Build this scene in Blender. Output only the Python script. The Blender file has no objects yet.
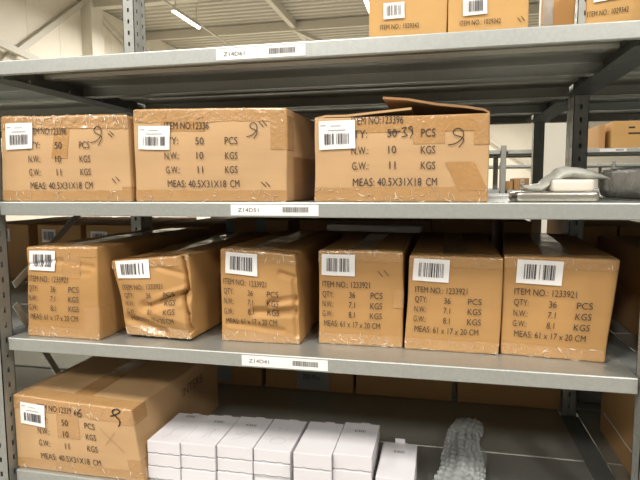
import bpy, math, random
from mathutils import Vector, Matrix, noise
random.seed(7)
S = bpy.context.scene
COL = S.collection
ZO = 1.45                      # height of the middle shelf above the floor
Z1, Z2, Z3, Z4 = .2893, 0., -.2937, -.594   # shelf tops relative to the middle shelf
LIP = .0286

# ---------------------------------------------------------------- camera
F = 541.41
CAM = Vector((.12226, -.9748, .0280))
_y, _p, _r = math.radians(12.4925), math.radians(5.5976), math.radians(-.2681)
FW = Vector((-math.sin(_y)*math.cos(_p), math.cos(_y)*math.cos(_p), -math.sin(_p)))
RT = FW.cross(Vector((0, 0, 1))).normalized()
UP = RT.cross(FW)
RT, UP = RT*math.cos(_r)+UP*math.sin(_r), UP*math.cos(_r)-RT*math.sin(_r)
cd = bpy.data.cameras.new('camera')
cd.sensor_width = 36
cd.lens = F*36/640
cd.clip_start = .02
cam = bpy.data.objects.new('camera', cd)
COL.objects.link(cam)
cam.matrix_world = Matrix((( RT.x, UP.x, -FW.x, CAM.x), (RT.y, UP.y, -FW.y, CAM.y), (RT.z, UP.z, -FW.z, CAM.z+ZO), (0, 0, 0, 1)))
S.camera = cam

def unp(x, y, axis, val):      # measured photo point -> place on a known plane (shelf-relative heights)
    d = FW+RT*((x-320)/F)+UP*((240-y)/F)
    return CAM+d*((val-CAM[axis])/d[axis])

# ---------------------------------------------------------------- materials
def lin(c):
    return tuple(((v/255)/12.92 if v/255 <= .04045 else ((v/255+.055)/1.055)**2.4) for v in c)+(1,)
def mat(name, rgb, rough=.6, metal=0., spec=.5, var=0., vscale=8., bump=0., bscale=60., stretch=(1, 1, 1), var2=None, coat=0., vor=False):
    m = bpy.data.materials.new(name)
    m.use_nodes = True
    nt = m.node_tree
    b = nt.nodes['Principled BSDF']
    b.inputs['Base Color'].default_value = lin(rgb)
    b.inputs['Roughness'].default_value = rough
    b.inputs['Metallic'].default_value = metal
    b.inputs['Specular IOR Level'].default_value = spec
    b.inputs['Coat Weight'].default_value = coat
    b.inputs['Coat Roughness'].default_value = .12
    tc = nt.nodes.new('ShaderNodeTexCoord')
    mp = nt.nodes.new('ShaderNodeMapping')
    mp.inputs['Scale'].default_value = stretch
    nt.links.new(tc.outputs['Object'], mp.inputs['Vector'])
    if var:
        if vor:
            t = nt.nodes.new('ShaderNodeTexVoronoi')
            t.inputs['Scale'].default_value = vscale
            out = t.outputs['Color']
        else:
            t = nt.nodes.new('ShaderNodeTexNoise')
            t.inputs['Scale'].default_value = vscale
            t.inputs['Detail'].default_value = 5
            out = t.outputs['Fac']
        nt.links.new(mp.outputs['Vector'], t.inputs['Vector'])
        r = nt.nodes.new('ShaderNodeMapRange')
        r.inputs['From Min'].default_value = .3 if not vor else 0
        r.inputs['From Max'].default_value = .7 if not vor else 1
        r.inputs['To Min'].default_value = 1-var
        r.inputs['To Max'].default_value = 1+var
        nt.links.new(out, r.inputs['Value'])
        mx = nt.nodes.new('ShaderNodeVectorMath')
        mx.operation = 'SCALE'
        mx.inputs[0].default_value = lin(rgb)[:3]
        nt.links.new(r.outputs['Result'], mx.inputs['Scale'])
        nt.links.new(mx.outputs['Vector'], b.inputs['Base Color'])
    if bump:
        t2 = nt.nodes.new('ShaderNodeTexNoise')
        t2.inputs['Scale'].default_value = bscale
        t2.inputs['Detail'].default_value = 3
        nt.links.new(mp.outputs['Vector'], t2.inputs['Vector'])
        bp = nt.nodes.new('ShaderNodeBump')
        bp.inputs['Strength'].default_value = bump
        bp.inputs['Distance'].default_value = .002
        nt.links.new(t2.outputs['Fac'], bp.inputs['Height'])
        nt.links.new(bp.outputs['Normal'], b.inputs['Normal'])
    return m
def emit(name, rgb, s):
    m = bpy.data.materials.new(name)
    m.use_nodes = True
    nt = m.node_tree
    b = nt.nodes['Principled BSDF']
    b.inputs['Base Color'].default_value = (.8, .8, .8, 1)
    b.inputs['Emission Color'].default_value = lin(rgb)
    b.inputs['Emission Strength'].default_value = s
    return m
def film(name, rgb, clear, rough=.2, bump=.6, bscale=40., tint=(1, 1, 1, 1)):
    m = bpy.data.materials.new(name)
    m.use_nodes = True
    nt = m.node_tree
    b = nt.nodes['Principled BSDF']
    b.inputs['Base Color'].default_value = lin(rgb)
    b.inputs['Roughness'].default_value = rough
    b.inputs['Specular IOR Level'].default_value = .8
    t = nt.nodes.new('ShaderNodeTexNoise')
    t.inputs['Scale'].default_value = bscale
    t.inputs['Detail'].default_value = 4
    tc = nt.nodes.new('ShaderNodeTexCoord')
    nt.links.new(tc.outputs['Object'], t.inputs['Vector'])
    bp = nt.nodes.new('ShaderNodeBump')
    bp.inputs['Strength'].default_value = bump
    bp.inputs['Distance'].default_value = .004
    nt.links.new(t.outputs['Fac'], bp.inputs['Height'])
    nt.links.new(bp.outputs['Normal'], b.inputs['Normal'])
    tr = nt.nodes.new('ShaderNodeBsdfTransparent')
    tr.inputs['Color'].default_value = tint
    mx = nt.nodes.new('ShaderNodeMixShader')
    mx.inputs['Fac'].default_value = clear
    nt.links.new(b.outputs['BSDF'], mx.inputs[1])
    nt.links.new(tr.outputs['BSDF'], mx.inputs[2])
    nt.links.new(mx.outputs['Shader'], nt.nodes['Material Output'].inputs['Surface'])
    return m

M = dict(
    kraft=mat('kraft', (186, 150, 107), .75, var=.07, vscale=6, bump=.15, bscale=25, stretch=(1, 1, 3)),
    kraft2=mat('kraft_golden', (171, 129, 76), .7, var=.08, vscale=7, bump=.2, bscale=30, stretch=(1, 1, 2.5)),
    kraft3=mat('kraft_plain', (198, 155, 95), .75, var=.05, vscale=5, bump=.1, stretch=(1, 1, 3)),
    kraftd=mat('kraft_brown', (184, 142, 92), .8, var=.07, vscale=5, bump=.1),
    edge=mat('kraft_flap', (150, 112, 74), .85, var=.15, vscale=30, bump=.2),
    tape=mat('packing_tape', (175, 135, 88), .26, spec=.7, var=.06, vscale=18, bump=.55, bscale=160, coat=.4),
    tape2=mat('tape_clear', (174, 132, 82), .20, spec=.8, var=.05, vscale=22, bump=.6, bscale=140, coat=.5),
    crease_glint=mat('film_crease_glint', (216, 192, 162), .12, spec=1., coat=.6),  # tape creases, their highlights put into the pale colour
    inner=mat('carton_inside', (110, 80, 50), .9),
    ink=mat('ink', (52, 42, 36), .7),
    pen=mat('marker', (24, 20, 22), .5),
    faint=mat('pencil', (140, 130, 130), .8),
    pencil3=mat('worn_print', (110, 82, 56), .8),
    pencil2=mat('pale_pen', (135, 100, 70), .8),
    label=mat('label_paper', (232, 228, 224), .5, var=.02, vscale=20),
    bars=mat('bars', (70, 66, 68), .6),
    tiny=mat('tiny_print', (165, 160, 158), .6),
    barsg=mat('shelf_code', (112, 110, 108), .6),
    zinc=mat('galvanised_steel', (182, 184, 178), .42, .72, var=.05, vscale=190, vor=True),
    zincd=mat('galvanised_deck', (162, 161, 150), .46, .55, var=.05, vscale=150, vor=True, bump=.03, bscale=15),
    post=mat('post_steel', (162, 162, 155), .5, .6, var=.06, vscale=40),
    rail=mat('rail_steel', (104, 107, 103), .65, .2, var=.06, vscale=30),
    hole=mat('slot_dark', (22, 22, 22), .9),
    wht=mat('white_card', (212, 208, 210), .55, var=.015, vscale=10),
    wht2=mat('white_card_inner', (224, 212, 208), .6),
    logo=mat('logo_grey', (84, 80, 68), .6),
    silver=mat('brushed_silver', (190, 184, 172), .3, .9, var=.05, vscale=30, stretch=(.1, 1, 1)),
    dark=mat('dark_plastic', (40, 38, 36), .4),
    pouch=mat('white_pouch', (214, 208, 196), .5, var=.03, vscale=20, bump=.3, bscale=40),
    bag=film('frosted_bag', (196, 196, 186), .28, .35, .8, 30),
    bubble=film('bubble_film', (200, 203, 200), .62, .05, .0, 120),
    wrapfilm=film('grey_film', (118, 122, 118), .0, .33, 1.0, 25),
    core=mat('wrapped_core', (62, 62, 60), .5, .2),
    grey=mat('grey_paper', (150, 156, 152), .7),
    wallp=mat('wall_panel', (236, 228, 210), .55, var=.02, vscale=1.5),
    ceilm=mat('roof_deck', (190, 184, 168), .6, var=.03, vscale=.6),
    beam=mat('painted_steel', (206, 200, 184), .5),
    colm=mat('column_paint', (224, 218, 202), .6, var=.02, vscale=3),
    floorm=mat('concrete', (150, 146, 138), .4, var=.08, vscale=1.2),
    lamp=emit('lamp_tube', (255, 250, 238), 14.),
    sheet=mat('beige_card', (244, 236, 222), .7, var=.05, vscale=12),
)

# ---------------------------------------------------------------- mesh helpers
def obj(name, verts, faces, m, parent=None, idx=None, smooth=False):
    me = bpy.data.meshes.new(name)
    me.from_pydata([tuple(v) for v in verts], [], faces)
    for k in (m if isinstance(m, (list, tuple)) else [m]):
        me.materials.append(M[k] if isinstance(k, str) else k)
    if idx:
        me.polygons.foreach_set('material_index', idx)
    if smooth:
        me.polygons.foreach_set('use_smooth', [True]*len(me.polygons))
    me.update()
    o = bpy.data.objects.new(name, me)
    COL.objects.link(o)
    if parent:
        o.parent = parent
    return o
def thing(name, label, cat, loc=(0, 0, 0), rz=0., group=None):
    o = bpy.data.objects.new(name, None)
    o.empty_display_size = .05
    COL.objects.link(o)
    o.location = loc
    o.rotation_euler = (0, 0, rz)
    return tag(o, label, cat, group)
def tag(o, label, cat, group=None):
    o['label'] = label
    o['category'] = cat
    if group:
        o['group'] = group
    return o
def struct(o):
    o['kind'] = 'structure'
    return o
class MB:
    def __init__(s):
        s.v, s.f, s.i = [], [], []
    def add(s, v, f, i=0):
        n = len(s.v)
        s.v += [tuple(q) for q in v]
        s.f += [tuple(a+n for a in q) for q in f]
        s.i += [i]*len(f)
        return s
    def box(s, a, b, i=0, c=0.):
        x0, y0, z0 = a
        x1, y1, z1 = b
        v = [(x, y, z) for x in (x0, x1) for y in (y0, y1) for z in (z0, z1)]
        return s.add(v, [(0, 1, 3, 2), (4, 6, 7, 5), (0, 4, 5, 1), (2, 3, 7, 6), (0, 2, 6, 4), (1, 5, 7, 3)], i)
    def bar(s, a, b, w, t, i=0, up=Vector((0, 0, 1))):
        a, b = Vector(a), Vector(b)
        d = (b-a).normalized()
        if abs(d.dot(up)) > .99:
            up = Vector((0, 1, 0))
        sd = d.cross(up).normalized()*(w/2)
        u = sd.cross(d).normalized()*(t/2)
        v = [e+x*sd+y*u for e in (a, b) for x in (-1, 1) for y in (-1, 1)]
        return s.add(v, [(0, 1, 3, 2), (4, 6, 7, 5), (0, 4, 5, 1), (2, 3, 7, 6), (0, 2, 6, 4), (1, 5, 7, 3)], i)
    def extrude(s, prof, x0, x1, t=.0015, i=0):
        """open profile in YZ with thickness t, run along X"""
        P = [Vector((0, y, z)) for y, z in prof]
        n = len(P)
        off = []
        for k in range(n):
            d = (P[min(k+1, n-1)]-P[max(k-1, 0)])
            a = (P[k]-P[k-1]).normalized() if k else (P[1]-P[0]).normalized()
            b = (P[k+1]-P[k]).normalized() if k < n-1 else a
            na, nb = Vector((0, a.z, -a.y)), Vector((0, b.z, -b.y))
            mm = (na+nb)
            mm = mm/max(mm.dot(na), .3)
            off.append(P[k]+mm*t)
        ring = P+off[::-1]
        m = len(ring)
        v = [(x0, q.y, q.z) for q in ring]+[(x1, q.y, q.z) for q in ring]
        f = [(k, (k+1) % m, (k+1) % m+m, k+m) for k in range(m)]
        f += [(k, m-1-k, m-2-k, k+1) for k in range(n-1)] + [(k+m, k+1+m, m-2-k+m, m-1-k+m) for k in range(n-1)]
        return s.add(v, f, i)
    def build(s, name, m, parent=None, smooth=False):
        return obj(name, s.v, s.f, m, parent, s.i if isinstance(m, (list, tuple)) and len(m) > 1 else None, smooth)
def bevel(o, w=.001, seg=2):
    md = o.modifiers.new('bevel', 'BEVEL')
    md.width = w
    md.segments = seg
    md.limit_method = 'ANGLE'
    return o

# ---------------------------------------------------------------- lettering
_tx = {}
def glyphs(s):
    if s not in _tx:
        cu = bpy.data.curves.new('lettering', 'FONT')
        cu.body = s
        cu.resolution_u = 3
        o = bpy.data.objects.new('lettering', cu)
        COL.objects.link(o)
        me = bpy.data.meshes.new_from_object(o)
        vs = [(v.co.x, v.co.y) for v in me.vertices]
        fs = [tuple(p.vertices) for p in me.polygons]
        bpy.data.objects.remove(o)
        bpy.data.meshes.remove(me)
        bpy.data.curves.remove(cu)
        x0, x1 = min(v[0] for v in vs), max(v[0] for v in vs)
        _tx[s] = ([((x-x0)/(x1-x0), y) for x, y in vs], fs)
    return _tx[s]
CAP = max(y for x, y in glyphs('H')[0])
def text2d(mb, s, x0, x1, z, cap, i=0, fn=None):
    vs, fs = glyphs(s)
    mb.add([fn(x0+x*(x1-x0), z+y/CAP*cap) for x, y in vs], fs, i)
def smoothline(pts, k=6):
    out = []
    P = [pts[0]]+list(pts)+[pts[-1]]
    for a in range(1, len(P)-2):
        for t in range(k):
            t /= k
            q = []
            for c in (0, 1):
                p0, p1, p2, p3 = P[a-1][c], P[a][c], P[a+1][c], P[a+2][c]
                q.append(.5*(2*p1+(p2-p0)*t+(2*p0-5*p1+4*p2-p3)*t*t+(3*p1-p0-3*p2+p3)*t**3))
            out.append(tuple(q))
    out.append(tuple(pts[-1]))
    return out
def stroke(mb, pts, w, fn, i=0, smooth=True):
    P = smoothline(pts) if smooth else pts
    v = []
    for k in range(len(P)):
        a, b = P[max(k-1, 0)], P[min(k+1, len(P)-1)]
        dx, dz = b[0]-a[0], b[1]-a[1]
        l = math.hypot(dx, dz) or 1
        nx, nz = -dz/l*w/2, dx/l*w/2
        v += [fn(P[k][0]+nx, P[k][1]+nz), fn(P[k][0]-nx, P[k][1]-nz)]
    mb.add(v, [(2*k, 2*k+1, 2*k+3, 2*k+2) for k in range(len(P)-1)], i)

# ---------------------------------------------------------------- cartons
class Carton:
    """shell of a taped carton; local origin at its front-left-bottom corner, x right, y into the shelf"""
    def __init__(s, name, label, w, d, h, loc, rz=0., m='kraft', r=.003, n=(16, 14, 14), bulge=.003, warp=.0015,
                 quad=None, dents=(), group=None, cat='carton', seed=0, open_top=False, lift=.0006):
        s.w, s.d, s.h, s.r = w, d, h, r
        s.bulge, s.warp, s.quad, s.dents = bulge, warp, quad, dents
        s.seed = Vector((seed*3.7, seed*1.3, seed*2.1))
        s.root = thing(name, label, cat, (loc[0], loc[1], loc[2]+ZO+lift), rz, group)
        def axis(L, k):
            a = [0, r*.45, r]
            return a+[r+(L-2*r)*j/k for j in range(1, k)]+[L-r, L-r*.45, L]
        ax, ay, az = axis(w, n[0]), axis(d, n[1]), axis(h, n[2])
        idx, V, Fc = {}, [], []
        def vid(p):
            k = tuple(round(c, 6) for c in p)
            if k not in idx:
                idx[k] = len(V)
                V.append(s.map(p, 0.))
            return idx[k]
        def face(A, B, f, flip):
            for a in range(len(A)-1):
                for b in range(len(B)-1):
                    q = [vid(f(A[a], B[b])), vid(f(A[a+1], B[b])), vid(f(A[a+1], B[b+1])), vid(f(A[a], B[b+1]))]
                    Fc.append(tuple(q[::-1] if flip else q))
        face(ax, az, lambda a, b: (a, 0, b), False)
        face(ax, az, lambda a, b: (a, d, b), True)
        face(ay, az, lambda a, b: (w, a, b), False)
        face(ay, az, lambda a, b: (0, a, b), True)
        face(ax, ay, lambda a, b: (a, b, 0), True)
        if not open_top:
            face(ax, ay, lambda a, b: (a, b, h), False)
        s.body = obj('body', V, Fc, m, s.root, smooth=True)
        if open_top:
            md = s.body.modifiers.new('board', 'SOLIDIFY')
            md.thickness = .004
            md.offset = -1
    def map(s, p, off):
        p = Vector(p)
        L = (s.w, s.d, s.h)
        q = Vector([min(max(p[k], s.r), L[k]-s.r) for k in range(3)])
        v = p-q
        v = v.normalized()*(s.r+off) if v.length > 1e-9 else v
        p = q+v
        x, y, z = p
        u, t, k = x/s.w, z/s.h, y/s.d
        y0 = y
        sx, sz, sy = math.sin(math.pi*min(max(u, 0), 1)), math.sin(math.pi*min(max(t, 0), 1)), math.sin(math.pi*min(max(k, 0), 1))
        y -= s.bulge*sx*sz*(1-k)
        z += s.bulge*.5*sx*sy*max(0, t-.5)*2
        x += s.bulge*sy*sz*(u-.5)*2*.6
        nv = noise.noise_vector(Vector((x, y0, z))*14+s.seed)
        g = min(1., max(0, t*4))
        x += nv.x*s.warp
        y += nv.y*s.warp
        z += nv.z*s.warp*g
        if s.quad:
            (ax, az), (bx, bz), (cx, cz), (ex, ez) = s.quad   # bl, br, tr, tl offsets at the front face
            f = (1-k)**.8 if k < 1 else 0
            x += f*((1-u)*(1-t)*ax+u*(1-t)*bx+u*t*cx+(1-u)*t*ex)
            z += f*((1-u)*(1-t)*az+u*(1-t)*bz+u*t*cz+(1-u)*t*ez)
        if s.dents:
            fo = math.exp(-max(y0, 0)/.02)
            if fo > .02:
                X, Z = p.x/s.w, p.z/s.h
                for (x0, z0, x1, z1, wd, dp) in s.dents:
                    dx, dz = x1-x0, z1-z0
                    tt = min(1, max(0, ((X-x0)*dx+(Z-z0)*dz)/max(dx*dx+dz*dz, 1e-9)))
                    ds = math.hypot(X-x0-tt*dx, Z-z0-tt*dz)
                    if ds < wd:
                        y += dp*fo*(1-ds/wd)
        return Vector((x, y, z))
    def front(s, off):
        return lambda x, z: s.map((x, 0, z), off)
    def patch(s, name, f, A, B, m, off=.0004, crumple=0., smooth=True, parent=None, flip=False):
        V = []
        for a in A:
            for b in B:
                p = f(a, b)
                V.append(s.map(p, off+crumple*(.5+.5*noise.noise(Vector(p)*160+s.seed))+crumple*.6*noise.noise(Vector(p)*60)))
        nb = len(B)
        Fc = [(i*nb+j, (i+1)*nb+j, (i+1)*nb+j+1, i*nb+j+1) for i in range(len(A)-1) for j in range(nb-1)]
        if flip:
            Fc = [q[::-1] for q in Fc]
        return obj(name, V, Fc, m, parent or s.root, smooth=smooth)
    def tape_edge(s, top, a=.025, b=.03, x0=0., x1=None, m='tape', cr=.0005, ragged=.002, wr=0):
        x1 = s.w if x1 is None else x1
        h = s.h
        A = [x0+(x1-x0)*k/60 for k in range(61)]
        T = [-a+a*k/14 for k in range(14)]+[0, .001, .002, .003]+[.003+(b-.003)*k/4 for k in range(1, 5)]
        def f(x, t):
            e = ragged*noise.noise(Vector((x*40, s.seed.x, 1.)))*(1 if t < -a*.5 else 0)
            if t <= 0:
                return (x, 0, h+t+e) if top else (x, 0, -t-e)
            return (x, t, h) if top else (x, t, 0)
        o = s.patch('tape', f, A, T, m, .0004, cr, flip=not top)
        if wr:  # raised creases in a whitish colour that paints the tape's sparkle
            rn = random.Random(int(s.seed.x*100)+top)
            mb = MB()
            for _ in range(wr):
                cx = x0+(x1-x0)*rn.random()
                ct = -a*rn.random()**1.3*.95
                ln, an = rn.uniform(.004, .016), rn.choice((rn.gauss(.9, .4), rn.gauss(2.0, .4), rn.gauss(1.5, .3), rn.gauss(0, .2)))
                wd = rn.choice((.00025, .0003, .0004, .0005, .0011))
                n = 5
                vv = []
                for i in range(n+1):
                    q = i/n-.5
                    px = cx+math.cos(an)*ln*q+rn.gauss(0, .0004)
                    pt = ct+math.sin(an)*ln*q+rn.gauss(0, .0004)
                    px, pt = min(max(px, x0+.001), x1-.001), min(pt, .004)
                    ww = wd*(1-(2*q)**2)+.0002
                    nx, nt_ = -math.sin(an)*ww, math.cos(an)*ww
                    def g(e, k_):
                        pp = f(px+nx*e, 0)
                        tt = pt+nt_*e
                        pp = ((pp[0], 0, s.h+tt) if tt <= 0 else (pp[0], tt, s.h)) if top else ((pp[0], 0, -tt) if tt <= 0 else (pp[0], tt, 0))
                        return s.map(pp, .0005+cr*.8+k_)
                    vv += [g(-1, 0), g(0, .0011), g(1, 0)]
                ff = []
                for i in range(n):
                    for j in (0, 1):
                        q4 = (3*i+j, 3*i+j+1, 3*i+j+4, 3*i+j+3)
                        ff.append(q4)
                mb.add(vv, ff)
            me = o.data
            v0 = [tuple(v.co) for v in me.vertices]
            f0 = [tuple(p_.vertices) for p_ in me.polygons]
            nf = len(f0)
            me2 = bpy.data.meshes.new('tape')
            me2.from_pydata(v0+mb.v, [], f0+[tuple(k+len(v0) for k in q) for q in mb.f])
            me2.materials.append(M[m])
            me2.materials.append(M['crease_glint'])
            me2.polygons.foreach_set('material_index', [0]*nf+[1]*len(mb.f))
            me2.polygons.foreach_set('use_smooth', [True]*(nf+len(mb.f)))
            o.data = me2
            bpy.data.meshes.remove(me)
        return o
    def tape_front(s, x0, x1, z0, z1, m='tape', off=.0006, cr=.0002, slant=0.):
        A = [x0+(x1-x0)*k/8 for k in range(9)]
        B = [z0+(z1-z0)*k/8 for k in range(9)]
        return s.patch('tape', lambda x, z: (x+slant*(z-z0), 0, z), A, B, m, off, cr)
    def tape_corner(s, z0, z1, a=.03, b=.05, m='tape'):
        A = [-a+a*k/8 for k in range(8)]+[0, .0015, .003]+[.003+(b-.003)*k/5 for k in range(1, 6)]
        B = [z0+(z1-z0)*k/8 for k in range(9)]
        return s.patch('tape', lambda t, z: (s.w+t, 0, z) if t <= 0 else (s.w, t, z), A, B, m, .0007, .0004)
    def seam_tape(s, wd=.05, m='tape'):
        c = s.w/2
        A = [c-wd/2+wd*k/8 for k in range(9)]
        B = [.004+(s.d-.008)*k/20 for k in range(21)]
        return s.patch('tape', lambda x, y: (x, y, s.h), A, B, m, .0005, .0002)
    def barcode(s, x0, x1, z0, z1, rot=0., text=True, seed=1, off=.0026, lines=True):
        rnd = random.Random(seed)
        mb = MB()
        cx, cz = (x0+x1)/2, (z0+z1)/2
        def rr(x, z):
            return cx+(x-cx)*math.cos(rot)-(z-cz)*math.sin(rot), cz+(x-cx)*math.sin(rot)+(z-cz)*math.cos(rot)
        def quadgrid(a0, a1, b0, b1, o, i, na=1, nb=1):
            v = []
            for k in range(na+1):
                for j in range(nb+1):
                    X, Z = rr(a0+(a1-a0)*k/na, b0+(b1-b0)*j/nb)
                    v.append(s.map((X, 0, Z), o))
            mb.add(v, [(k*(nb+1)+j, (k+1)*(nb+1)+j, (k+1)*(nb+1)+j+1, k*(nb+1)+j+1) for k in range(na) for j in range(nb)], i)
        quadgrid(x0, x1, z0, z1, off, 0, 26, 20)
        W, H = x1-x0, z1-z0
        if lines:
            quadgrid(x0+.33*W, x0+.62*W, z0+.80*H, z0+.83*H, off+.0005, 2)
            quadgrid(x0+.25*W, x0+.75*W, z0+.64*H, z0+.68*H, off+.0005, 2)
            quadgrid(x0+.05*W, x0+.2*W, z0+.82*H, z0+.86*H, off+.0005, 2)
            bz0, bz1 = z0+.17*H, z0+.55*H
        else:
            bz0, bz1 = z0+.2*H, z0+.82*H
        x = x0+.16*W
        while x < x0+.84*W:
            bw = rnd.choice((.012, .012, .02, .03, .04))*W
            gap = rnd.choice((.012, .02, .02, .035))*W
            if rnd.random() < .12:
                gap += .05*W
            quadgrid(x, min(x+bw, x0+.86*W), bz0, bz1, off+.0012, 1, 1, 14)
            x += bw+gap
        return mb.build('barcode_label', ['label', 'bars', 'tiny'], s.root)
    def print_lines(s, lines, m='ink', off=.0020, name='printed_text', fn=None):
        mb = MB()
        for (t, x0, x1, z, cap) in lines:
            text2d(mb, t, x0, x1, z, cap, 0, fn or s.front(off))
        return mb.build(name, m, s.root)
    def pen(s, strokes, w=.0016, m='pen', off=.0023, name='handwritten_mark', fn=None):
        for k, st in enumerate(strokes):
            mb = MB()
            stroke(mb, st, w, fn or s.front(off))
            nm = name if name != 'handwritten_mark' or len(st) > 3 else 'tick_mark'
            mb.build(nm, m, s.root)

KNOT = [(0, 0), (.30, .06), (.55, .20), (.78, .50), (.74, .86), (.50, 1.), (.28, .84), (.33, .62), (.60, .50), (.80, .36), (.74, .12), (.55, -.16)]
def knot(x, z, w, h):
    return [(x+a*w, z+b*h) for a, b in KNOT]

# ----- three big cartons on the middle shelf and one on the lowest
def big_text(w, item, sc=1., qty='50', zs=(.143, .114, .0862, .0592, .0312), x0=.21, item_on=True, tilt=0., xl=None):
    u = lambda a: a*w
    c = .0135*sc
    L = []
    if item_on:
        L.append(('ITEM NO:'+item, u(x0), u(x0+.30), zs[0], c))
    L.append(('QTY:', u(x0-.035), u(x0+.095), zs[1], c))
    L.append(('N.W.:', u(x0), u(x0+.10), zs[2], c))
    L.append(('G.W.:', u(x0+.003), u(x0+.10), zs[3], c))
    L.append((qty, u(x0+.21), u(x0+.265), zs[1], c))
    L.append(('10', u(x0+.215), u(x0+.26), zs[2], c))
    L.append(('11', u(x0+.22), u(x0+.255), zs[3], c))
    for t, z in (('PCS', zs[1]), ('KGS', zs[2]), ('KGS', zs[3])):
        L.append((t, u(x0+.40), u(x0+.48), z, c))
    L.append(('MEAS: 40.5X31X18', u(x0+.01), u(x0+.405), zs[4], c))
    L.append(('CM', u(x0+.43), u(x0+.49), zs[4], c))
    return L
GB = 'big kraft cartons of fifty pieces'
c1 = Carton('carton', 'big kraft carton at the left end of the middle shelf, crinkled tape along its top', .308, .405, .174, (-.792, .012, Z2), 0, seed=1, group=GB, quad=((0, 0), (0, 0), (-.004, -.002), (.010, .004)))
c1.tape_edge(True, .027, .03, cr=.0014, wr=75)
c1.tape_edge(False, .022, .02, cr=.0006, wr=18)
c1.tape_corner(.0, .03, .02)
c1.print_lines(big_text(.308, '123396', x0=.232, zs=(.1365, .108, .080, .053, .026)))
c1.barcode(.014, .081, .107, .160, .03, seed=3)
c1.pen([knot(.222, .119, .032, .032), [(.262, .138), (.272, .130)], [(.266, .142), (.276, .134)], [(.268, .047), (.276, .037)], [(.276, .051), (.284, .041)]])
c1.tape_front(.128, .165, .088, .148, 'tape2', slant=.1)

c2 = Carton('carton', 'big kraft carton in the middle of the middle shelf, flat top and marked 12336', .316, .405, .178, (-.475, .012, Z2), 0, seed=2, group=GB, quad=((0, 0), (0, 0), (0, -.004), (0, .004)))
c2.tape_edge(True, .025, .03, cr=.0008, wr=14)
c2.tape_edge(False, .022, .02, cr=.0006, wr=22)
c2.tape_corner(.10, .165, .032)
c2.print_lines(big_text(.316, '12336', x0=.215, zs=(.139, .110, .082, .055, .028)))
c2.barcode(.012, .080, .101, .146, -.03, seed=4)
c2.pen([knot(.238, .124, .026, .026), [(.262, .152), (.271, .142)], [(.269, .154), (.278, .144)], [(.266, .038), (.276, .029)], [(.275, .038), (.284, .029)]])
c2.tape_front(.06, .155, .135, .165, 'tape2')

c3 = Carton('carton', 'big kraft carton with opened top flaps, right end of the middle shelf', .310, .405, .153, (-.106, .012, Z2), 0, seed=3, group=GB, open_top=True)
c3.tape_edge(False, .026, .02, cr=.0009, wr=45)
c3.print_lines(big_text(.310, '123396', x0=.225, zs=(.139, .1155, .0860, .0580, .0285), qty='50'))
c3.barcode(.009, .077, .0965, .147, .02, seed=5)
c3.tape_front(.07, .30, .124, .151, 'tape2', cr=.0006)
c3.tape_front(.18, .235, .103, .14, 'tape')
c3.tape_corner(.10, .152, .025)
c3.tape_front(.26, .31, .02, .07, 'tape2', slant=-.5, cr=.0012)
c3.pen([knot(.240, .100, .034, .028), [(.138, .124), (.158, .1255)], [(.160, .130), (.168, .132), (.164, .124), (.170, .118), (.160, .115)], [(.178, .126), (.172, .131), (.177, .133), (.179, .122), (.175, .113)]])
def flap(C, pts_front, depth, name='top_flap', m='edge', t=.004):
    """bent board: profile in XZ at the front, run back along y"""
    V, n, ny = [], len(pts_front), 12
    for side in (0, 1):
        for j in range(ny+1):
            yy = depth*j/ny
            for k, (x, z) in enumerate(pts_front):
                z2 = z+.003*noise.noise(Vector((x*20, yy*12, side*0.)))-(side*t)
                V.append((x, .004+yy+.002*noise.noise(Vector((x*30, 3, 1.))), z2))
    F2 = []
    N = n*(ny+1)
    for j in range(ny):
        for k in range(n-1):
            a = j*n+k
            F2 += [(a, a+1, a+n+1, a+n), (N+a, N+a+n, N+a+n+1, N+a+1)]
    for k in range(n-1):
        F2 += [(k, N+k, N+k+1, k+1), (ny*n+k, ny*n+k+1, N+ny*n+k+1, N+ny*n+k)]
    for j in range(ny):
        a = j*n
        F2 += [(a, a+n, N+a+n, N+a), (a+n-1, N+a+n-1, N+a+2*n-1, a+2*n-1)]
    return obj(name, V, F2, m, C.root)
flap(c3, [(.0, .1545), (.02, .157), (.06, .159), (.12, .163), (.176, .166)], .395, m='kraft')
flap(c3, [(.310, .1550), (.300, .161), (.27, .166), (.22, .174), (.17, .182), (.125, .188)], .395)

c4 = Carton('carton', 'big kraft carton on the lowest shelf beside the white boxes', .310, .405, .166, (-.7935, .010, Z4), 0, seed=4, group=GB, quad=((0, 0), (.004, 0), (-.020, -.010), (0, .002)))
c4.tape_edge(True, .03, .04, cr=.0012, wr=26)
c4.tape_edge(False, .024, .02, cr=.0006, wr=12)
c4.tape_corner(.0, .05, .03)
c4.tape_corner(.13, .165, .03)
c4.seam_tape(.05, 'tape2')
L4 = big_text(.310, '12339', x0=.205, zs=(.140, .1115, .0860, .0590, .0285))
c4.print_lines(L4)
c4.tape_front(.115, .172, .083, .138, 'tape')
c4.barcode(.020, .086, .1025, .1525, -.04, seed=6)
c4.pen([[(.164, .141), (.168, .152), (.166, .138)], [(.183, .155), (.174, .147), (.173, .139), (.180, .137), (.182, .144), (.174, .144)]], .002, name='handwritten_number')
c4.pen([[(0.256, 0.148), (0.268, 0.1514), (0.282, 0.1608), (0.272, 0.165), (0.262, 0.1574), (0.272, 0.1472), (0.278, 0.1395), (0.276, 0.1302), (0.272, 0.1268)]], .0028)
c4.pen([[(.225, .118), (.278, .066)], [(.262, .112), (.232, .078)]], .0008, 'pencil2', name='pale_cross')
side = lambda off: (lambda a, z: c4.map((c4.w, a, z), off))
mbS = MB()
text2d(mbS, 'INTERB', .20, .31, .112, .022, 0, side(.001))
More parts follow.
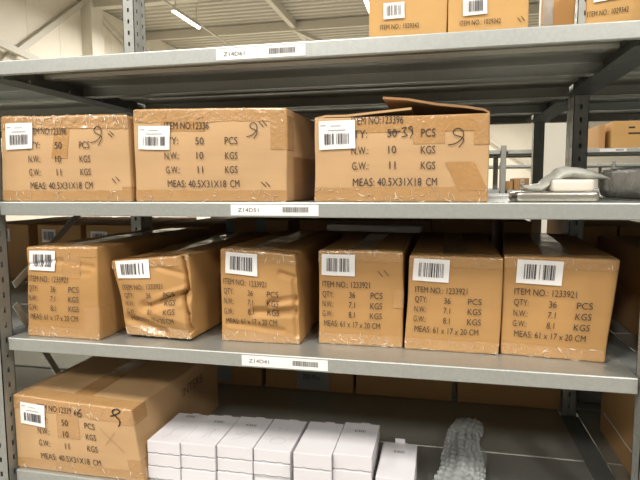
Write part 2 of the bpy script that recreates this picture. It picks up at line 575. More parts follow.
mbS.build('side_print', 'pencil3', c4.root)

# ----- six long cartons on the third shelf
def small_text(w, h, x0=0.06, sh=0., item='1233921'):
    u = lambda a: (a+sh)*w
    c = .062*h
    z = [h*(.62-.106*k) for k in range(5)]
    L = [('ITEM NO.: '+item, u(x0), u(x0+.56), z[0], c)]
    for k, (a, b, e) in enumerate((('QTY:', '36', 'PCS'), ('N.W.:', '7.1', 'KGS'), ('G.W.:', '8.1', 'KGS'))):
        L += [(a, u(x0), u(x0+.135), z[k+1], c), (b, u(x0+.32), u(x0+.39), z[k+1], c), (e, u(x0+.57), u(x0+.71), z[k+1], c)]
    L.append(('MEAS: 61 x 17 x 20 CM', u(x0+.02), u(x0+.69), z[4], c))
    return L
GS = 'long kraft cartons marked 1233921'
def long_carton(label, w, h, X, Y, rz, seed, lab=(.05, .44, .735, .97), x0=.06, text=True, d=.545, **k):
    c = Carton('carton', label, w, d, h, (X, Y, Z3), rz, 'kraft2', .004, seed=seed, group=GS, **k)
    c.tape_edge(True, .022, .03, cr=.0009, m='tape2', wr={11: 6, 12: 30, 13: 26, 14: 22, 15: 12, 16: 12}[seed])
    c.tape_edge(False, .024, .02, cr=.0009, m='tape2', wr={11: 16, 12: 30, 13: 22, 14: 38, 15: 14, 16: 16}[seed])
    c.print_lines(small_text(w, h, x0), off=.0030)
    c.barcode(lab[0]*w, lab[1]*w, lab[2]*h, lab[3]*h, -.02, seed=seed, lines=False)
    c.seam_tape(.05, 'tape2')
    return c
k1 = long_carton('long kraft carton beside the left post on the third shelf, square and upright', .178, .196, -.755, .020, -.01, 11, lab=(.05, .42, .74, .96), x0=.04, n=(40, 20, 40),
                 quad=((0, 0), (0, 0), (.004, .002), (.010, .0)), dents=((.0, .80, .5, .85, .03, .003), (.5, .85, .95, .78, .03, .004), (.45, .70, .9, .72, .03, .002)))
k1.tape_corner(.0, .07, .035, .06, 'tape2')
k1.tape_front(.09, .135, .13, .18, 'tape2')
k2 = long_carton('crushed long kraft carton leaning left with a torn front corner, second on the third shelf', .152, .186, -.542, .052, -.02, 12, lab=(.06, .50, .76, .985), x0=.09, bulge=.007, warp=.004, d=.53, n=(70, 24, 70),
                 quad=((.008, .006), (.012, .004), (.006, -.004), (-.022, -.022)),
                 dents=((.92, .97, .955, .60, .03, .024), (.955, .60, .88, .52, .03, .022), (.88, .52, .95, .30, .03, .024), (.95, .30, .985, .10, .03, .022),
                        (.35, .40, .95, .52, .10, .008), (.1, .22, .6, .06, .09, .010), (.55, .32, .93, .20, .12, -.006), (.6, .88, .92, .78, .05, .004), (.45, .46, .9, .60, .06, -.005)))
k2.pen([[(.60*.152, .475*.186), (.80*.152, .53*.186)]], .0014, name='strike_mark')
k3 = long_carton('crumpled long kraft carton with buckled right side, third on the third shelf', .168, .192, -.322, .070, .02, 13, lab=(.08, .50, .735, .97), x0=.05, bulge=.006, warp=.003, n=(70, 24, 70),
                 quad=((0, 0), (0, 0), (-.006, -.006), (.0, .004)),
                 dents=((.80, .78, .98, .74, .05, .007), (.66, .44, .98, .50, .06, .008), (.45, .33, .95, .36, .07, .009), (.96, .70, .97, .10, .04, .007), (.70, .40, .9, .46, .07, -.007), (.10, .20, .8, .14, .05, .004)))
k4 = long_carton('straight long kraft carton fourth on the third shelf, crinkled film at its foot', .171, .193, -.117, .090, .01, 14, lab=(.04, .44, .74, .965), x0=.05)
k4.tape_corner(.08, .12, .02, .05, 'tape2')
k4.pen([[(.71*.171, .80*.193), (.76*.171, .74*.193)], [(.78*.171, .81*.193), (.83*.171, .75*.193)]], .0011)
k5 = long_carton('long kraft carton fifth on the third shelf, second from its right end', .177, .187, .060, .087, -.02, 15, lab=(.05, .44, .74, .97), x0=.08, quad=((-.002, 0), (0, 0), (.004, 0), (.006, 0)))
k6 = long_carton('long kraft carton at the right end of the third shelf, closest to the right rail', .178, .190, .242, .090, -.10, 16, lab=(.12, .53, .73, .97), x0=.11, d=.55, quad=((-.002, 0), (0, 0), (.018, .0), (0, 0)))

# ----- cartons on the top shelf
def top_carton(label, X, Y, w, h, d, lab, tx, seed, rz=0.):
    c = Carton('carton', label, w, d, h, (X, Y, Z1), rz, 'kraft3', seed=seed, group='plain cartons on the top shelf', n=(8, 8, 8))
    if lab:
        c.barcode(lab[0], lab[1], lab[2], lab[3], .02, seed=seed, lines=False)
        c.print_lines([('ITEM NO.: 1029342', tx[0], tx[1], tx[2], .0085)])
    return c
t1 = top_carton('plain kraft carton on the top shelf, leftmost of the three barcoded ones', -.012, .06, .141, .19, .30, (.028, .066, .044, .073), (.022, .092, .026), 21)
t2 = top_carton('plain kraft carton on the top shelf between two others, tick marks low on its right', .131, .06, .137, .19, .30, (.026, .067, .041, .070), (.021, .090, .024), 22)
t2.pen([[(.118, .032), (.124, .024)], [(.124, .034), (.130, .026)]], .0012)
t3 = top_carton('plain kraft carton on the top shelf by the right end', .363, .070, .16, .19, .22, (.010, .055, .050, .083), (.002, .064, .027), 23, -.235)
t4 = Carton('carton', 'narrow film-covered carton standing further back on the top shelf near the rear post', .062, .10, .20, (.331, .30, Z1), -.12, 'kraft3', seed=24, n=(8, 8, 8), group='plain cartons on the top shelf')
t4.patch('plastic_sleeve', lambda x, z: (x, 0, z), [.0, .004, .010, .016, .020], [.2*k/12 for k in range(13)], 'bag', .0012, .002)

# ---------------------------------------------------------------- small white boxes
GW = 'small white product boxes on the lowest shelf'
def proto_white(w, d, h, kind, logo):
    root = thing('product_box', '', 'box', group=GW)
    b = bevel(MB().box((.0006, .0006, 0), (w-.0006, d-.0006, h*.62)).build('box_body', 'wht', root), .0008)
    lid = MB()
    lid.box((0, 0, h*.07), (w, d, h))
    l = bevel(lid.build('lid', 'wht', root), .0009)
    # tuck line with finger notches along the lower edge of the lid
    nb = MB()
    zz = h*.07
    pts = [(.0, zz), (.22*w, zz), (.23*w, zz+.0016), (.32*w, zz+.0016), (.33*w, zz), (.62*w, zz), (.63*w, zz+.0016), (.78*w, zz+.0016), (.79*w, zz), (w, zz)]
    stroke(nb, pts, .0007, lambda x, z: (x, -.0003, z), smooth=False)
    nb.build('tuck_slot', 'bars', root)
    if logo is not None:
        mb = MB()
        text2d(mb, 'EBE', w*.36, w*.66, d*logo, .0100, 0, lambda x, y: (x, y, h+.0004))
        mb.build('printed_logo', 'logo', root)
    sk = {'wave': [[(.3, .15), (.45, .3), (.42, .5), (.55, .62), (.6, .72)]],
          'figure': [[(.45, .25), (.5, .5), (.62, .62), (.5, .68), (.4, .55)], [(.62, .3), (.58, .5), (.7, .7)]],
          'hand': [[(.2, .25), (.45, .35), (.6, .5), (.8, .62)], [(.25, .45), (.3, .52), (.38, .44), (.45, .56), (.55, .5), (.6, .62), (.72, .6)]],
          'ring': [[(.3, .35), (.35, .25), (.6, .25), (.72, .36), (.6, .46), (.4, .46), (.3, .35)], [(.35, .75), (.36, .9)], [(.55, .78), (.57, .92)]]}.get(kind)
    if sk:
        mb = MB()
        for st in sk:
            stroke(mb, [(a*w, c*d*.8) for a, c in st], .0006, lambda x, y: (x, y, h+.0004))
        mb.build('sketch_print', 'faint', root)
    tb = MB().box((w*.46, d-.002, h*.9), (w*.72, d+.004, h*1.0)).build('tuck_tab', 'wht2', root)
    return root
def copy_tree(o):
    c = o.copy()
    COL.objects.link(c)
    for ch in o.children:
        e = ch.copy()
        COL.objects.link(e)
        e.parent = c
    return c
ORD = ['first', 'second', 'third', 'fourth', 'fifth', 'sixth']
stacks = [(-.4795, .027, .0745, .0285, 'wave', .86, 'curve drawn on its lid'), (-.4045, .032, .0770, .0285, 'figure', .74, 'figure drawn on its lid'),
          (-.3252, .038, .0775, .0285, 'hand', .68, 'scribble drawn on its lid'), (-.2450, .041, .0780, .0285, 'ring', None, 'oval drawn on its lid'),
          (-.1535, .016, .0765, .0330, None, None, 'blank lid'), (-.0755, .028, .0765, .0330, None, .70, 'grey logo on its lid')]
LAY = ['bottom box of it', 'middle box of it']
rnd = random.Random(3)
for si, (x, y, w, h, kind, logo, what) in enumerate(stacks):
    p = proto_white(w, .146, h-.0004, kind, logo)
    for k in range(3):
        o = p if k == 2 else copy_tree(p)
        jx, jy = (0, 0) if k == 2 else (rnd.uniform(-.0004, .0004), rnd.uniform(-.003, .002))
        o.location = (x+jx, y+jy, Z4+ZO+.0004+k*h)
        o.rotation_euler = (0, 0, rnd.uniform(-.004, .004))
        if k == 2:
            o['label'] = 'white product box topping the %s stack from the big carton, %s' % (ORD[si], what)
        else:
            o['label'] = 'white product box in the %s stack from the big carton, %s' % (ORD[si], LAY[k])
p = proto_white(.0735, .148, .0326, None, .70)
for k in range(2):
    o = p if k == 1 else copy_tree(p)
    o.location = (.0097, .017, Z4+ZO+.0004+k*.033)
    o['label'] = ['white product box at the bottom of the short stack near the bubble wrap', 'white product box topping the short stack, paper tab raised at its back'][k]
lt = MB()
lt.box((.026, .1485, .022), (.047, .150, .0425))
lt.build('raised_tab', 'wht', p)

# ---------------------------------------------------------------- bubble wrapped parcel
def bubble_parcel():
    root = thing('bubble_wrap_parcel', 'parcel rolled in clear bubble wrap lying on the lowest shelf right of the white boxes', 'parcel', (.158, .035, Z4+ZO+.001), math.radians(-7))
    L, nu, nv = .355, 150, 110
    V = []
    for i in range(nu+1):
        t = i/nu
        ww = (.047-.018*t)*(1 if t < .93 else math.sqrt(max(0, 1-((t-.93)/.07)**2))*.75+.25)
        hh = (.025-.004*t)*(1 if t < .93 else math.sqrt(max(0, 1-((t-.93)/.07)**2))*.75+.25)
        cxs = .006*math.sin(t*7)
        for j in range(nv):
            a = 2*math.pi*j/nv
            ca, sa = math.cos(a), math.sin(a)
            x = ww*math.copysign(abs(ca)**.75, ca)
            z = hh*math.copysign(abs(sa)**.75, sa)
            per = j/nv*18
            row = t*L/.021
            bx, by = (per % 1)-.5, ((row+(int(per) % 2)*.5) % 1)-.5
            b = max(0, 1-(bx*bx+by*by)/.15)**.5*.0052
            lump = .006*noise.noise(Vector((x*25, t*8, z*30)))
            rr = math.hypot(x, z) or 1
            k = 1+(b+lump)/rr
            V.append((cxs+x*k, t*L, max(.0005, hh+.004+z*k)))
    Fc = [(i*nv+j, i*nv+(j+1) % nv, (i+1)*nv+(j+1) % nv, (i+1)*nv+j) for i in range(nu) for j in range(nv)]
    Fc.append(tuple(range(nv)))
    Fc.append(tuple(range(nu*nv, nu*nv+nv))[::-1])
    obj('bubble_wrap', V, Fc, 'bubble', root, smooth=True)
    # loose folded end lying over the right side
    V, n1, n2 = [], 30, 24
    for i in range(n1+1):
        for j in range(n2+1):
            u, v = i/n1, j/n2
            x = .006+.046*u
            y = .06+.15*v
            z = .050-.030*u**3+.004*math.sin(u*20)*math.cos(v*23)+.006*noise.noise(Vector((u*4, v*4, 2)))
            V.append((x, y, z+.002))
    obj('folded_end', V, [(i*(n2+1)+j, (i+1)*(n2+1)+j, (i+1)*(n2+1)+j+1, i*(n2+1)+j+1) for i in range(n1) for j in range(n2)], 'bubble', root, smooth=True)
    V = []
    for i in range(13):
        t = i/12
        for j in range(24):
            a = 2*math.pi*j/24
            V.append((.042*(1-.35*t)*math.cos(a), .012+t*.27, .027-.004*t+.017*math.sin(a)))
    Fc = [(i*24+j, i*24+(j+1) % 24, (i+1)*24+(j+1) % 24, (i+1)*24+j) for i in range(12) for j in range(24)]+[tuple(range(24)), tuple(range(288, 312))[::-1]]
    obj('wrapped_item', V, Fc, 'core', root, smooth=True)
bubble_parcel()

# ---------------------------------------------------------------- items at the right of the middle shelf
def rounded_slab(name, w, d, h, r, m, parent=None, bulge=0., jit=0., nx=18, ny=12):
    """pillow-like slab with rounded rim: superellipse section"""
    V, Fc = [], []
    NU, NV = 64, 12
    for j in range(NV+1):
        ph = math.pi*(j/NV-.5)
        k = math.copysign(abs(math.cos(ph))**.45, 1)
        z = math.copysign(abs(math.sin(ph))**.6, math.sin(ph))
        for i in range(NU):
            a = 2*math.pi*i/NU
            ca, sa = math.cos(a), math.sin(a)
            x = math.copysign(abs(ca)**.16, ca)*(w/2-r*(1-k))
            y = math.copysign(abs(sa)**.16, sa)*(d/2-r*(1-k))
            zz = h/2+z*h/2
            n = noise.noise_vector(Vector((x, y, zz))*45)*jit
            V.append((x+n.x, y+n.y, max(0, zz+n.z*(1 if zz > .002 else 0))))
    for j in range(NV):
        for i in range(NU):
            Fc.append((j*NU+i, j*NU+(i+1) % NU, (j+1)*NU+(i+1) % NU, (j+1)*NU+i))
    Fc += [tuple(range(NU))[::-1], tuple(range(NV*NU, NV*NU+NU))]
    return obj(name, V, Fc, m, parent, smooth=True)
dv = thing('metal_device', 'flat silver metal device with rounded front edge at the right of the middle shelf', 'device', (.3205, .085, ZO+.0004))
rounded_slab('casing', .139, .11, .0172, .0080, 'silver', dv)
MB().box((-.075, -.052, .006), (-.066, -.046, .011)).build('plug', 'dark', dv)
pc = tag(rounded_slab('pouch', .072, .07, .021, .006, 'pouch', jit=.0012), 'white padded pouch lying on the flat silver device', 'pouch')
pc.location = (.351, .092, ZO+.0180)
pc.rotation_euler = (0, 0, .02)
# crumpled bag draped on the pouch
V, n1, n2 = [], 60, 36
for i in range(n1+1):
    u = i/n1
    top = [.030, .031, .033, .046, .060, .064, .062, .058, .054, .048, .041]
    q = u*10
    a = min(9, int(q))
    zt = top[a]+(top[a+1]-top[a])*(q-a)
    wy = .050*(math.sin(math.pi*min(1, max(.0, u*.9+.05)))**.5)
    th = .0135*(math.sin(math.pi*(u*.94+.03))**.6)
    for j in range(n2):
        ang = 2*math.pi*j/n2
        x = .273+.153*u
        y = .112+wy*math.cos(ang)
        z = zt-th+th*math.sin(ang)+(.010 if math.sin(ang) < 0 and False else 0)
        n = noise.noise_vector(Vector((x*28, y*28, z*50)))
        n2v = noise.noise_vector(Vector((x*80, y*80, z*120)))
        V.append((x+n.x*.004, y+n.y*.006, max(z+n.z*.0028+n2v.z*.0016, .0185 if x < .315 else .0405)))
Fc = [(i*n2+j, i*n2+(j+1) % n2, (i+1)*n2+(j+1) % n2, (i+1)*n2+j) for i in range(n1) for j in range(n2)]+[tuple(range(n2)), tuple(range(n1*n2, n1*n2+n2))[::-1]]
bg = tag(obj('plastic_bag', [(a, b, c+ZO) for a, b, c in V], Fc, 'bag', smooth=True), 'crumpled frosted plastic bag lying over the white pouch on the silver device', 'bag')

# beige card lying across the tops of the long cartons at the back
sh = tag(rounded_slab('folded_card', .262, .085, .0190, .008, 'sheet', jit=.001), 'beige folded card lying across two long cartons at the back of the third shelf', 'card')
sh.location = (-.055, .535, Z3+ZO+.1985)
sh.rotation_euler = (0, math.radians(.6), math.radians(-3))

# ---------------------------------------------------------------- shelving racks
def post(parent, x0, x1, y0, y1, top, open_side, hi=True, m='post'):
    """perforated channel upright standing on the floor: three plates with slots, a foot plate"""
    mb = MB()
    t = .0018
    def plate(f, width):
        if not hi:
            mb.add([f(0, 0), f(width, 0), f(width, top), f(0, top)], [(0, 1, 2, 3)])
            return
        pitch, sw, sl = .0333, .006, .012
        c0, c1 = width/2-sw/2, width/2+sw/2
        n = int(top/pitch)
        v, fc = [], []
        cols = [0, c0, c1, width]
        zs = [0.]
        kinds = []
        for k in range(n):
            a = k*pitch+.01
            zs += [a, a+sl]
            kinds += ['s', 'h']
        zs.append(top)
        kinds.append('s')
        for z in zs:
            for c in cols:
                v.append(f(c, z))
        for r_ in range(len(zs)-1):
            for c in range(3):
                if c == 1 and kinds[r_] == 'h':
                    continue
                a = r_*4+c
                fc.append((a, a+1, a+5, a+4))
        mb.add(v, fc)
    plate(lambda a, z: (x0+a, y0, z), x1-x0)
    plate(lambda a, z: (x0, y1-a, z), y1-y0)
    plate(lambda a, z: (x1, y0+a, z), y1-y0)
    plate(lambda a, z: (x1-a, y1, z), x1-x0)
    o = mb.build('upright', m, parent)
    md = o.modifiers.new('plate', 'SOLIDIFY')
    md.thickness = t
    md.offset = -1
    MB().box((x0-.006, y0-.006, 0), (x1+.006, y1+.006, .004)).build('foot_plate', 'rail', o)
    return o
def code_label(parent, x, z, y, text, w=.172, h=.0205, name='shelf_label'):
    mb = MB()
    mb.box((x, y-.0008, z), (x+w, y, z+h), 0)
    fn = lambda a, b: (a, y-.0011, b)
    if text:
        text2d(mb, text, x+.085*w, x+.325*w, z+.33*h, .34*h, 1, fn)
    r2 = random.Random(5)
    xx = x+.60*w
    while xx < x+.88*w:
        bw = r2.choice((.006, .01, .014))*w
        mb.add([fn(xx, z+.30*h), fn(xx+bw, z+.30*h), fn(xx+bw, z+.78*h), fn(xx, z+.78*h)], [(0, 1, 2, 3)], 2)
        xx += bw+r2.choice((.003, .005))*w
    return mb.build(name, ['label', 'ink', 'barsg'], parent)
def rack(label, X0, X1, Y0, Y1, levels, posts='LR', top=.62, hi=True, labels=None, braces=(), topb=None):
    root = thing('shelving_rack', label, 'shelving', (0, 0, 0), group='galvanised steel shelving racks')
    pw = .037
    top += ZO
    topb = top if topb is None else topb+ZO
    if 'L' in posts:
        post(root, X0-pw-.010, X0-.010, Y0-.012, Y0+.024, top, 0, hi)
        post(root, X0-pw-.005, X0-.005, Y1-.040, Y1-.002, topb, 0, hi)
    if 'R' in posts:
        post(root, X1+.0045, X1+pw+.0045, Y0-.012, Y0+.024, top, 0, hi)
        post(root, X1+.0045, X1+pw+.0045, Y1-.040, Y1-.002, topb, 0, hi)
    for li, z in enumerate(levels):
        zz = z+ZO
        ym = (Y0+Y1)/2
        for a, b in ((Y0, ym-.0015), (ym+.0015, Y1)):
            mb = MB()
            r = .0025
            mb.extrude([(a+.014, zz-LIP+.001), (a+.0015, zz-LIP), (a, zz-LIP+.0015), (a, zz-r), (a+r*.3, zz-r*.3), (a+r, zz), (b-r, zz), (b-r*.3, zz-r*.3), (b, zz-r), (b, zz-LIP+.0015), (b-.0015, zz-LIP), (b-.014, zz-LIP+.001)], X0, X1, .0016)
            pn = mb.build('shelf_panel', 'zincd' if not (a == Y0) else 'zinc', root)
            mid = (a+b)/2
            MB().extrude([(mid-.030, zz-.0022), (mid-.016, zz-.0022), (mid-.012, zz-.010), (mid+.012, zz-.010), (mid+.016, zz-.0022), (mid+.030, zz-.0022)], X0+.015, X1-.015, .0014).build('stiffener', 'zincd', pn)
            if a == Y0 and labels and li in labels:
                lx, tx = labels[li]
                code_label(pn, lx, zz-.0252, Y0-.0002, tx)
        for xr, sg in [q for q in ((X0, -1), (X1, 1)) if (q[1] < 0 and posts != 'R') or (q[1] > 0 and posts != 'L')]:
            rb = MB()
            rb.box((min(xr, xr+sg*.046), Y0+.03, zz-.030), (max(xr, xr+sg*.046), Y1-.045, zz-.0006))
            rb.box((min(xr, xr-sg*.016), Y0+.05, zz-.030), (max(xr, xr-sg*.010), Y1-.05, zz-.028))
            ro = rb.build('side_rail', 'rail', root)
            if hi:
                for q in range(4):
                    yy = Y0+.10+(Y1-Y0-.2)*q/3
                    MB().box((min(xr, xr-sg*.006), yy-.003, zz-.030), (max(xr, xr-sg*.006), yy+.003, zz-.020)).build('rail_clip', 'zinc', ro)
    for a, b in braces:
        MB().bar((a[0], a[1], a[2]+ZO), (b[0], b[1], b[2]+ZO), .003, .016).build('cross_brace', 'zinc', root)
    return root
LV = [Z1, Z2, Z3, Z4]
LVW = [Z1, Z2, Z3, Z4, -.90, -1.20]
XA0, XA1 = -.787, .4515
YB = .600
zig = []
rack('galvanised rack in front, its four shelves hold the big and long kraft cartons', XA0, XA1, 0, YB, LVW, 'LR', .66,
     labels={0: (-.2905, 'Z14D61'), 1: (-.2680, 'Z14D51'), 2: (-.2515, 'Z14D41')},
     braces=[((-.806, .045, -.188), (-.806, .555, .132)), ((-.806, .045, -.231), (-.806, .555, -1.05))])
rack('galvanised rack continuing left of the front post, its upper shelf underside pale grey', XA0-.048-1.244, XA0-.048, 0, YB, LVW, 'L', .66, hi=False)
rack('galvanised rack bay at the right edge beyond the side rail', XA1+.048, XA1+.048+1.244, 0, YB, LVW, 'R', .66, hi=False)
YC, YD = .612, 1.212
rack('galvanised rack standing back to back behind the front rack', XA0, XA1, YC, YD, LVW, 'LR', .66, topb=.31)
rack('galvanised rack behind on the left, with small labelled cartons on its third shelf', XA0-.048-1.244, XA0-.048, YC, YD, LVW, 'L', .66, topb=.31, hi=False)
rack('galvanised rack behind on the right, past the rear post', XA1+.048, XA1+.048+1.244, YC, YD, LVW, 'R', .66, topb=.31, hi=False)
rC = rack('distant galvanised rack across the next aisle, left of the white column', -.70, .545, 3.2, 3.8, LVW, 'LR', .32, hi=False)
rack('distant galvanised rack across the next aisle, carrying a carton under a white shelf label', .60, 1.84, 3.2, 3.8, LVW, 'R', .32, hi=False, labels={0: (1.21, None)})
rack('distant galvanised rack across the next aisle, beyond the right one', 1.89, 3.1, 3.2, 3.8, LVW, 'R', .32, hi=False)
rack('faraway galvanised rack two aisles back on the left', -.4, .84, 6.2, 6.8, LVW, 'LR', .32, hi=False)
rack('faraway galvanised rack two aisles back in the middle', .89, 2.13, 6.2, 6.8, LVW, 'R', .32, hi=False)
rack('faraway galvanised rack two aisles back on the right', 2.18, 3.42, 6.2, 6.8, LVW, 'R', .32, hi=False)

# ---------------------------------------------------------------- stock on the racks behind
GBk = 'kraft cartons on the rack behind'
def back_carton(label, X, Y, Z, w, d, h, lab=None, m='kraftd', text=None, group=GBk, seed=31, tick=False):
    c = Carton('carton', label, w, d, h, (X, Y, Z), 0, m, n=(6, 6, 6), group=group, seed=seed)
    if lab:
        c.barcode(*lab, 0, seed=seed, lines=False)
    return c
q = [unp(x, 280, 2, Z3) for x in (-18, 28, 38, 80, 86, 128)]
lab = (.03, .075, .145, .185)
def sm(x, w, label, sd, y=.64, lab=lab, h=.196):
    return back_carton(label, x, y, Z3, w, .50, h, lab, seed=sd)
def XY(px, y):
    return unp(px, 240, 1, y).x
GY = .645
for (a, b, label, lb) in (
    (-24, 29, 'small labelled carton on the rack behind, closest to the left front post', (.108, .148, .135, .180)),
    (38, 81, 'small labelled carton on the rack behind, second from the left post', (.02, .075, .135, .180)),
    (86, 132, 'small labelled carton on the rack behind, third from the left post', (.02, .085, .130, .175))):
    x0, x1 = XY(a, GY), XY(b, GY)
    back_carton(label, x0, GY, Z3, x1-x0, .50, .196, lb, seed=30+b % 7)
for (a, b, label, lb, h) in (
    (155, 210, 'unlabelled carton on the rack behind, just right of the left rear post', None, .198),
    (226, 288, 'carton on the rack behind with a grey paper label, over the crushed carton', None, .22),
    (300, 431, 'dim brown carton on the rack behind, past the beige folded card', None, .22),
    (432, 492, 'golden carton on the rack behind, above the fifth long carton', None, .23),
    (503, 531, 'narrow carton on the rack behind, left of the white column', None, .22)):
    x0, x1 = XY(a, GY), XY(b, GY)
    c = back_carton(label, x0, GY, Z3, x1-x0, .50, h, lb, seed=40+b % 7, m='kraft2' if 'golden' in label else 'kraftd')
    if a == 226:
        for (s0, s1) in ((.002, .026), (.10, .135)):
            c.patch('paper_label', lambda x, z: (x, 0, z), [s0+(s1-s0)*k/2 for k in range(3)], [h-.045+.045*k/2 for k in range(3)], 'grey', .001)
for (a, b, label) in ((581, 617, 'carton on the right rack behind, just right of the rear post'), (619, 665, 'carton on the right rack behind, at the photo edge')):
    x0, x1 = XY(a, GY), XY(b, GY)
    back_carton(label, x0, GY, Z3, x1-x0, .50, .21, None, seed=50+b % 7)
# lower level behind
GY4 = .588
for k, (a, b, label, t) in enumerate((
    (190, 262, 'brown carton behind the lowest shelf, beside the big carton, with a blank paper label', None),
    (266, 353, 'brown carton behind the lowest shelf with a grey paper reading 200 Pcs', '200 Pcs'),
    (356, 452, 'brown carton behind the lowest shelf, third from the left', None),
    (457, 562, 'brown carton behind the lowest shelf, closest to the right rear post', None))):
    x0, x1 = unp(a, 400, 1, GY4).x, unp(b, 404, 1, GY4).x
    c = back_carton(label, x0, GY4, Z4, x1-x0, .42, .20, None, seed=60+k, group='brown cartons behind the lowest shelf')
    if k < 2:
        A = unp(297 if k else 214, 388, 1, GY4)
        B = unp(329 if k else 231, 366, 1, GY4)
        ax, bx, az, bz = A.x-x0, B.x-x0, A.z-Z4, B.z-Z4
        c.patch('paper_label', lambda x, z: (x, 0, z), [ax+(bx-ax)*j/3 for j in range(4)], [az+(bz-az)*j/3 for j in range(4)], 'grey', .001)
        if t:
            c.print_lines([(t, ax+(bx-ax)*.18, ax+(bx-ax)*.72, az+(bz-az)*.42, (bz-az)*.2)], off=.0022)
# right bay
r1 = Carton('carton', 'dark side of a long carton in the right bay, third shelf', .30, .56, .188, (.535, .03, Z3), 0, 'kraftd', seed=71, n=(8, 10, 8), group='cartons in the right bay')
r2 = Carton('carton', 'brown carton in the right bay on the lowest shelf, pale tape line on its side', .30, .43, .21, (.530, .045, Z4), 0, 'kraftd', seed=72, n=(8, 10, 8), group='cartons in the right bay')
r2.patch('tape', lambda y, z: (0, y, z), [.14+.26*k/10 for k in range(11)], [.056, .058, .060], 'label', .0006)
wb = tag(rounded_slab('film_bundle',   .42, .42, .066, .012, 'wrapfilm', jit=.003), 'grey bundle wrapped in glossy film on the middle shelf of the right bay', 'bundle')
wb.location = (.712, .30, ZO+.0008)
fb = tag(rounded_slab('foam_block', .20, .12, .12, .012, 'grey', jit=.001), 'pale grey foam block behind the rear right corner of the lowest shelf', 'foam')
fb.location = (.615, .71, Z4+ZO+.0005)
# cartons on the distant racks
d1 = Carton('carton', 'yellow-brown carton on the distant rack above its white shelf label', .52, .40, .188, (1.30, 3.24, Z1), 0, 'kraft3', seed=81, n=(6, 6, 6), group='cartons on the distant racks')
mbD = MB()
for (a, b, z) in ((.10, .14, .135), (.24, .27, .135), (.36, .41, .135), (.10, .18, .095), (.20, .33, .095), (.36, .39, .095)):
    mbD.add([d1.map((a, 0, z), .001), d1.map((b, 0, z), .001), d1.map((b, 0, z+.012), .001), d1.map((a, 0, z+.012), .001)], [(0, 1, 2, 3)])
mbD.build('printed_marks', 'ink', d1.root)
d2 = Carton('carton', 'small carton on the distant rack left of the white column', .105, .25, .085, (.655, 3.26, Z2), 0, 'kraftd', seed=82, n=(5, 5, 5), group='cartons on the distant racks')
d2.barcode(.045, .07, .04, .075, 0, seed=3, lines=False)
d3 = Carton('carton', 'narrow carton behind the silver device on the distant rack', .06, .25, .065, (.59, 3.28, Z2), 0, 'kraftd', seed=83, n=(5, 5, 5), group='cartons on the distant racks')
d4 = Carton('carton', 'dim carton standing beside the yellow-brown one on the distant rack', .045, .3, .17, (1.225, 3.30, Z1), 0, 'kraftd', seed=84, n=(5, 5, 5), group='cartons on the distant racks')

# ---------------------------------------------------------------- the hall
fl = struct(MB().box((-11, -12, -.1), (14, 34, 0)).build('floor', 'floorm'))
XW = -9.18
wl = MB()
yy = -2.
while yy < 33:
    wl.box((XW-.1, yy, 0), (XW, yy+1.09, 6.42))
    wl.box((XW-.1, yy+1.09, 0), (XW-.012, yy+1.10, 6.42))
    yy += 1.10
struct(wl.build('wall_left', 'wallp'))
wbk = MB()
xx = XW
while xx < 13.9:
    wbk.box((xx, 33, 0), (xx+1.09, 33.1, 6.42))
    wbk.box((xx+1.09, 33.012, 0), (xx+1.10, 33.1, 6.42))
    xx += 1.10
struct(wbk.build('wall_back', 'wallp'))
# trapezoid steel roof deck, ribs across the hall
prof = []
y = -3.
while y < 33:
    prof += [(y, 6.44), (y+.14, 6.44), (y+.17, 6.485), (y+.27, 6.485), (y+.30, 6.44)]
    y += .30
V = [(x, a, b) for x in (XW-.1, 14) for a, b in prof]
n = len(prof)
struct(obj('ceiling', V, [(k, k+1, n+k+1, n+k) for k in range(n-1)], 'ceilm'))
k = 0
def trim(mb, m='beam'):
    global k
    k += 1
    return struct(mb.build('trim_%d' % k, m))
for yv in (9.3, 15.3, 21.3):                       # roof purlins across the hall
    trim(MB().box((XW, yv-.06, 6.16), (14, yv+.06, 6.40)))
for xv in (-4.25, .45):                            # roof beams along the hall
    trim(MB().box((xv-.07, -2, 6.22), (xv+.07, 33, 6.44)))
    trim(MB().bar((xv, 15.3, 6.2), (xv+1.9, 17.6, 5.6), .12, .12))
for yv in (12.33, 18.3, 24.3):                     # wall columns with brackets
    trim(MB().box((XW, yv-.26, 0), (XW+.30, yv+.26, 6.42)), 'colm')
trim(MB().box((XW, 12.2, 6.22), (-6, 12.45, 6.42)))
trim(MB().bar((XW+.08, 9.2, 4.16), (XW+.08, 12.1, 6.34), .10, .14))
trim(MB().bar((XW+.26, 6.6, 4.75), (XW+.26, 10.3, 4.36), .10, .14))
trim(MB().bar((XW+.08, 12.5, 6.30), (XW+.08, 18.2, 4.3), .10, .14))
struct(MB().box((.775, 3.0, 0), (.965, 3.17, 6.42)).build('trim_%d' % (k+1), 'colm'))
k += 1
# steel truss diagonal at the far end seen between the posts
trim(MB().bar((2.3, 32.6, 4.6), (6.2, 32.6, 1.9), .16, .16))

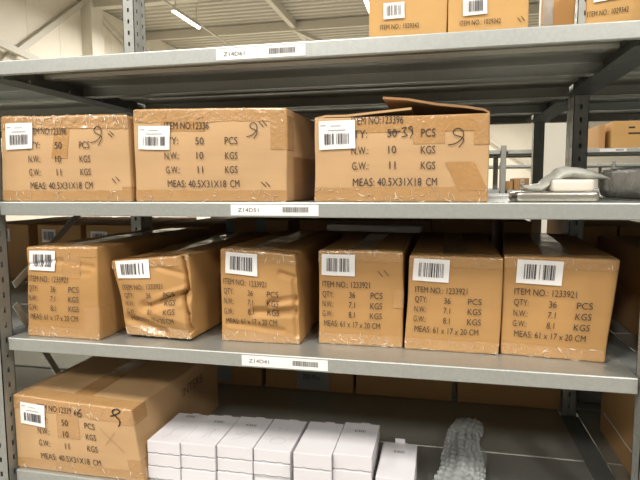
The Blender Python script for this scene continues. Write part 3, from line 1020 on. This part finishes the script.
# tube lamps in rows along the hall, hung under the roof deck
def tube_lamp(x, y, label):
    t = thing('tube_lamp', label, 'lamp', (x, y, 5.72), group='fluorescent tube lamps under the roof')
    MB().box((-.05, -.74, .035), (.05, .74, .09)).build('lamp_housing', 'beam', t)
    V = []
    for yy in (-.72, .72):
        for j in range(12):
            a = 2*math.pi*j/12
            V.append((.045*math.cos(a), yy, .03*math.sin(a)+.02))
    obj('tube', V, [(j, (j+1) % 12, 12+(j+1) % 12, 12+j) for j in range(12)]+[tuple(range(12))[::-1], tuple(range(12, 24))], 'lamp', t, smooth=True)
    MB().box((-.01, -.6, .09), (.01, -.58, .72)).build('hanger', 'beam', t)
    MB().box((-.01, .58, .09), (.01, .6, .72)).build('hanger', 'beam', t)
for x, lx in ((-6.27, 'far left row'), (-1.62, 'middle row'), (3.05, 'right row')):
    for y, ly in ((-6.8, 'second aisle behind the viewer'), (-2.6, 'aisle before the rack'), (4.2, 'aisle beyond the rack'), (12.27, 'far aisle'), (20.3, 'added unseen, third aisle back'), (28., 'added unseen at hall end')):  # farthest lamps are added, unseen, to brighten back wall and roof deck
        nm = 'glowing tube lamp under the roof, %s, %s' % (lx, ly)
        if lx == 'far left row' and ly == 'far aisle':
            nm = 'long glowing tube lamp under the roof, upper left above the top shelf'
        if lx == 'middle row' and ly == 'far aisle':
            nm = 'bright tube lamp just left of the leftmost carton on the top shelf'
        tube_lamp(x, y, nm)
        ld = bpy.data.lights.new('tube_light', 'AREA')
        ld.shape = 'RECTANGLE'
        ld.size, ld.size_y = .12, 1.45
        ld.energy = {-6.8: 440, -2.6: 350, 4.2: 170, 12.27: 460, 20.3: 700, 28.: 500}[y]
        ld.color = (1., .965, .905)
        lo = bpy.data.objects.new('tube_light', ld)
        lo.location = (x, y, 5.68)
        COL.objects.link(lo)
for x in (-6.27, -1.62):
    trim(MB().box((x-.02, -8, 5.82), (x+.02, 30, 5.86)))

# ---------------------------------------------------------------- even ambient fill added for the hall
w = bpy.data.worlds.new('hall')
S.world = w
w.use_nodes = True
w.node_tree.nodes['Background'].inputs['Color'].default_value = (1., .975, .93, 1)
w.node_tree.nodes['Background'].inputs['Strength'].default_value = .30
S.view_settings.view_transform = 'Standard'
S.view_settings.look = 'None'
S.view_settings.gamma = 1
S.view_settings.exposure = -.52
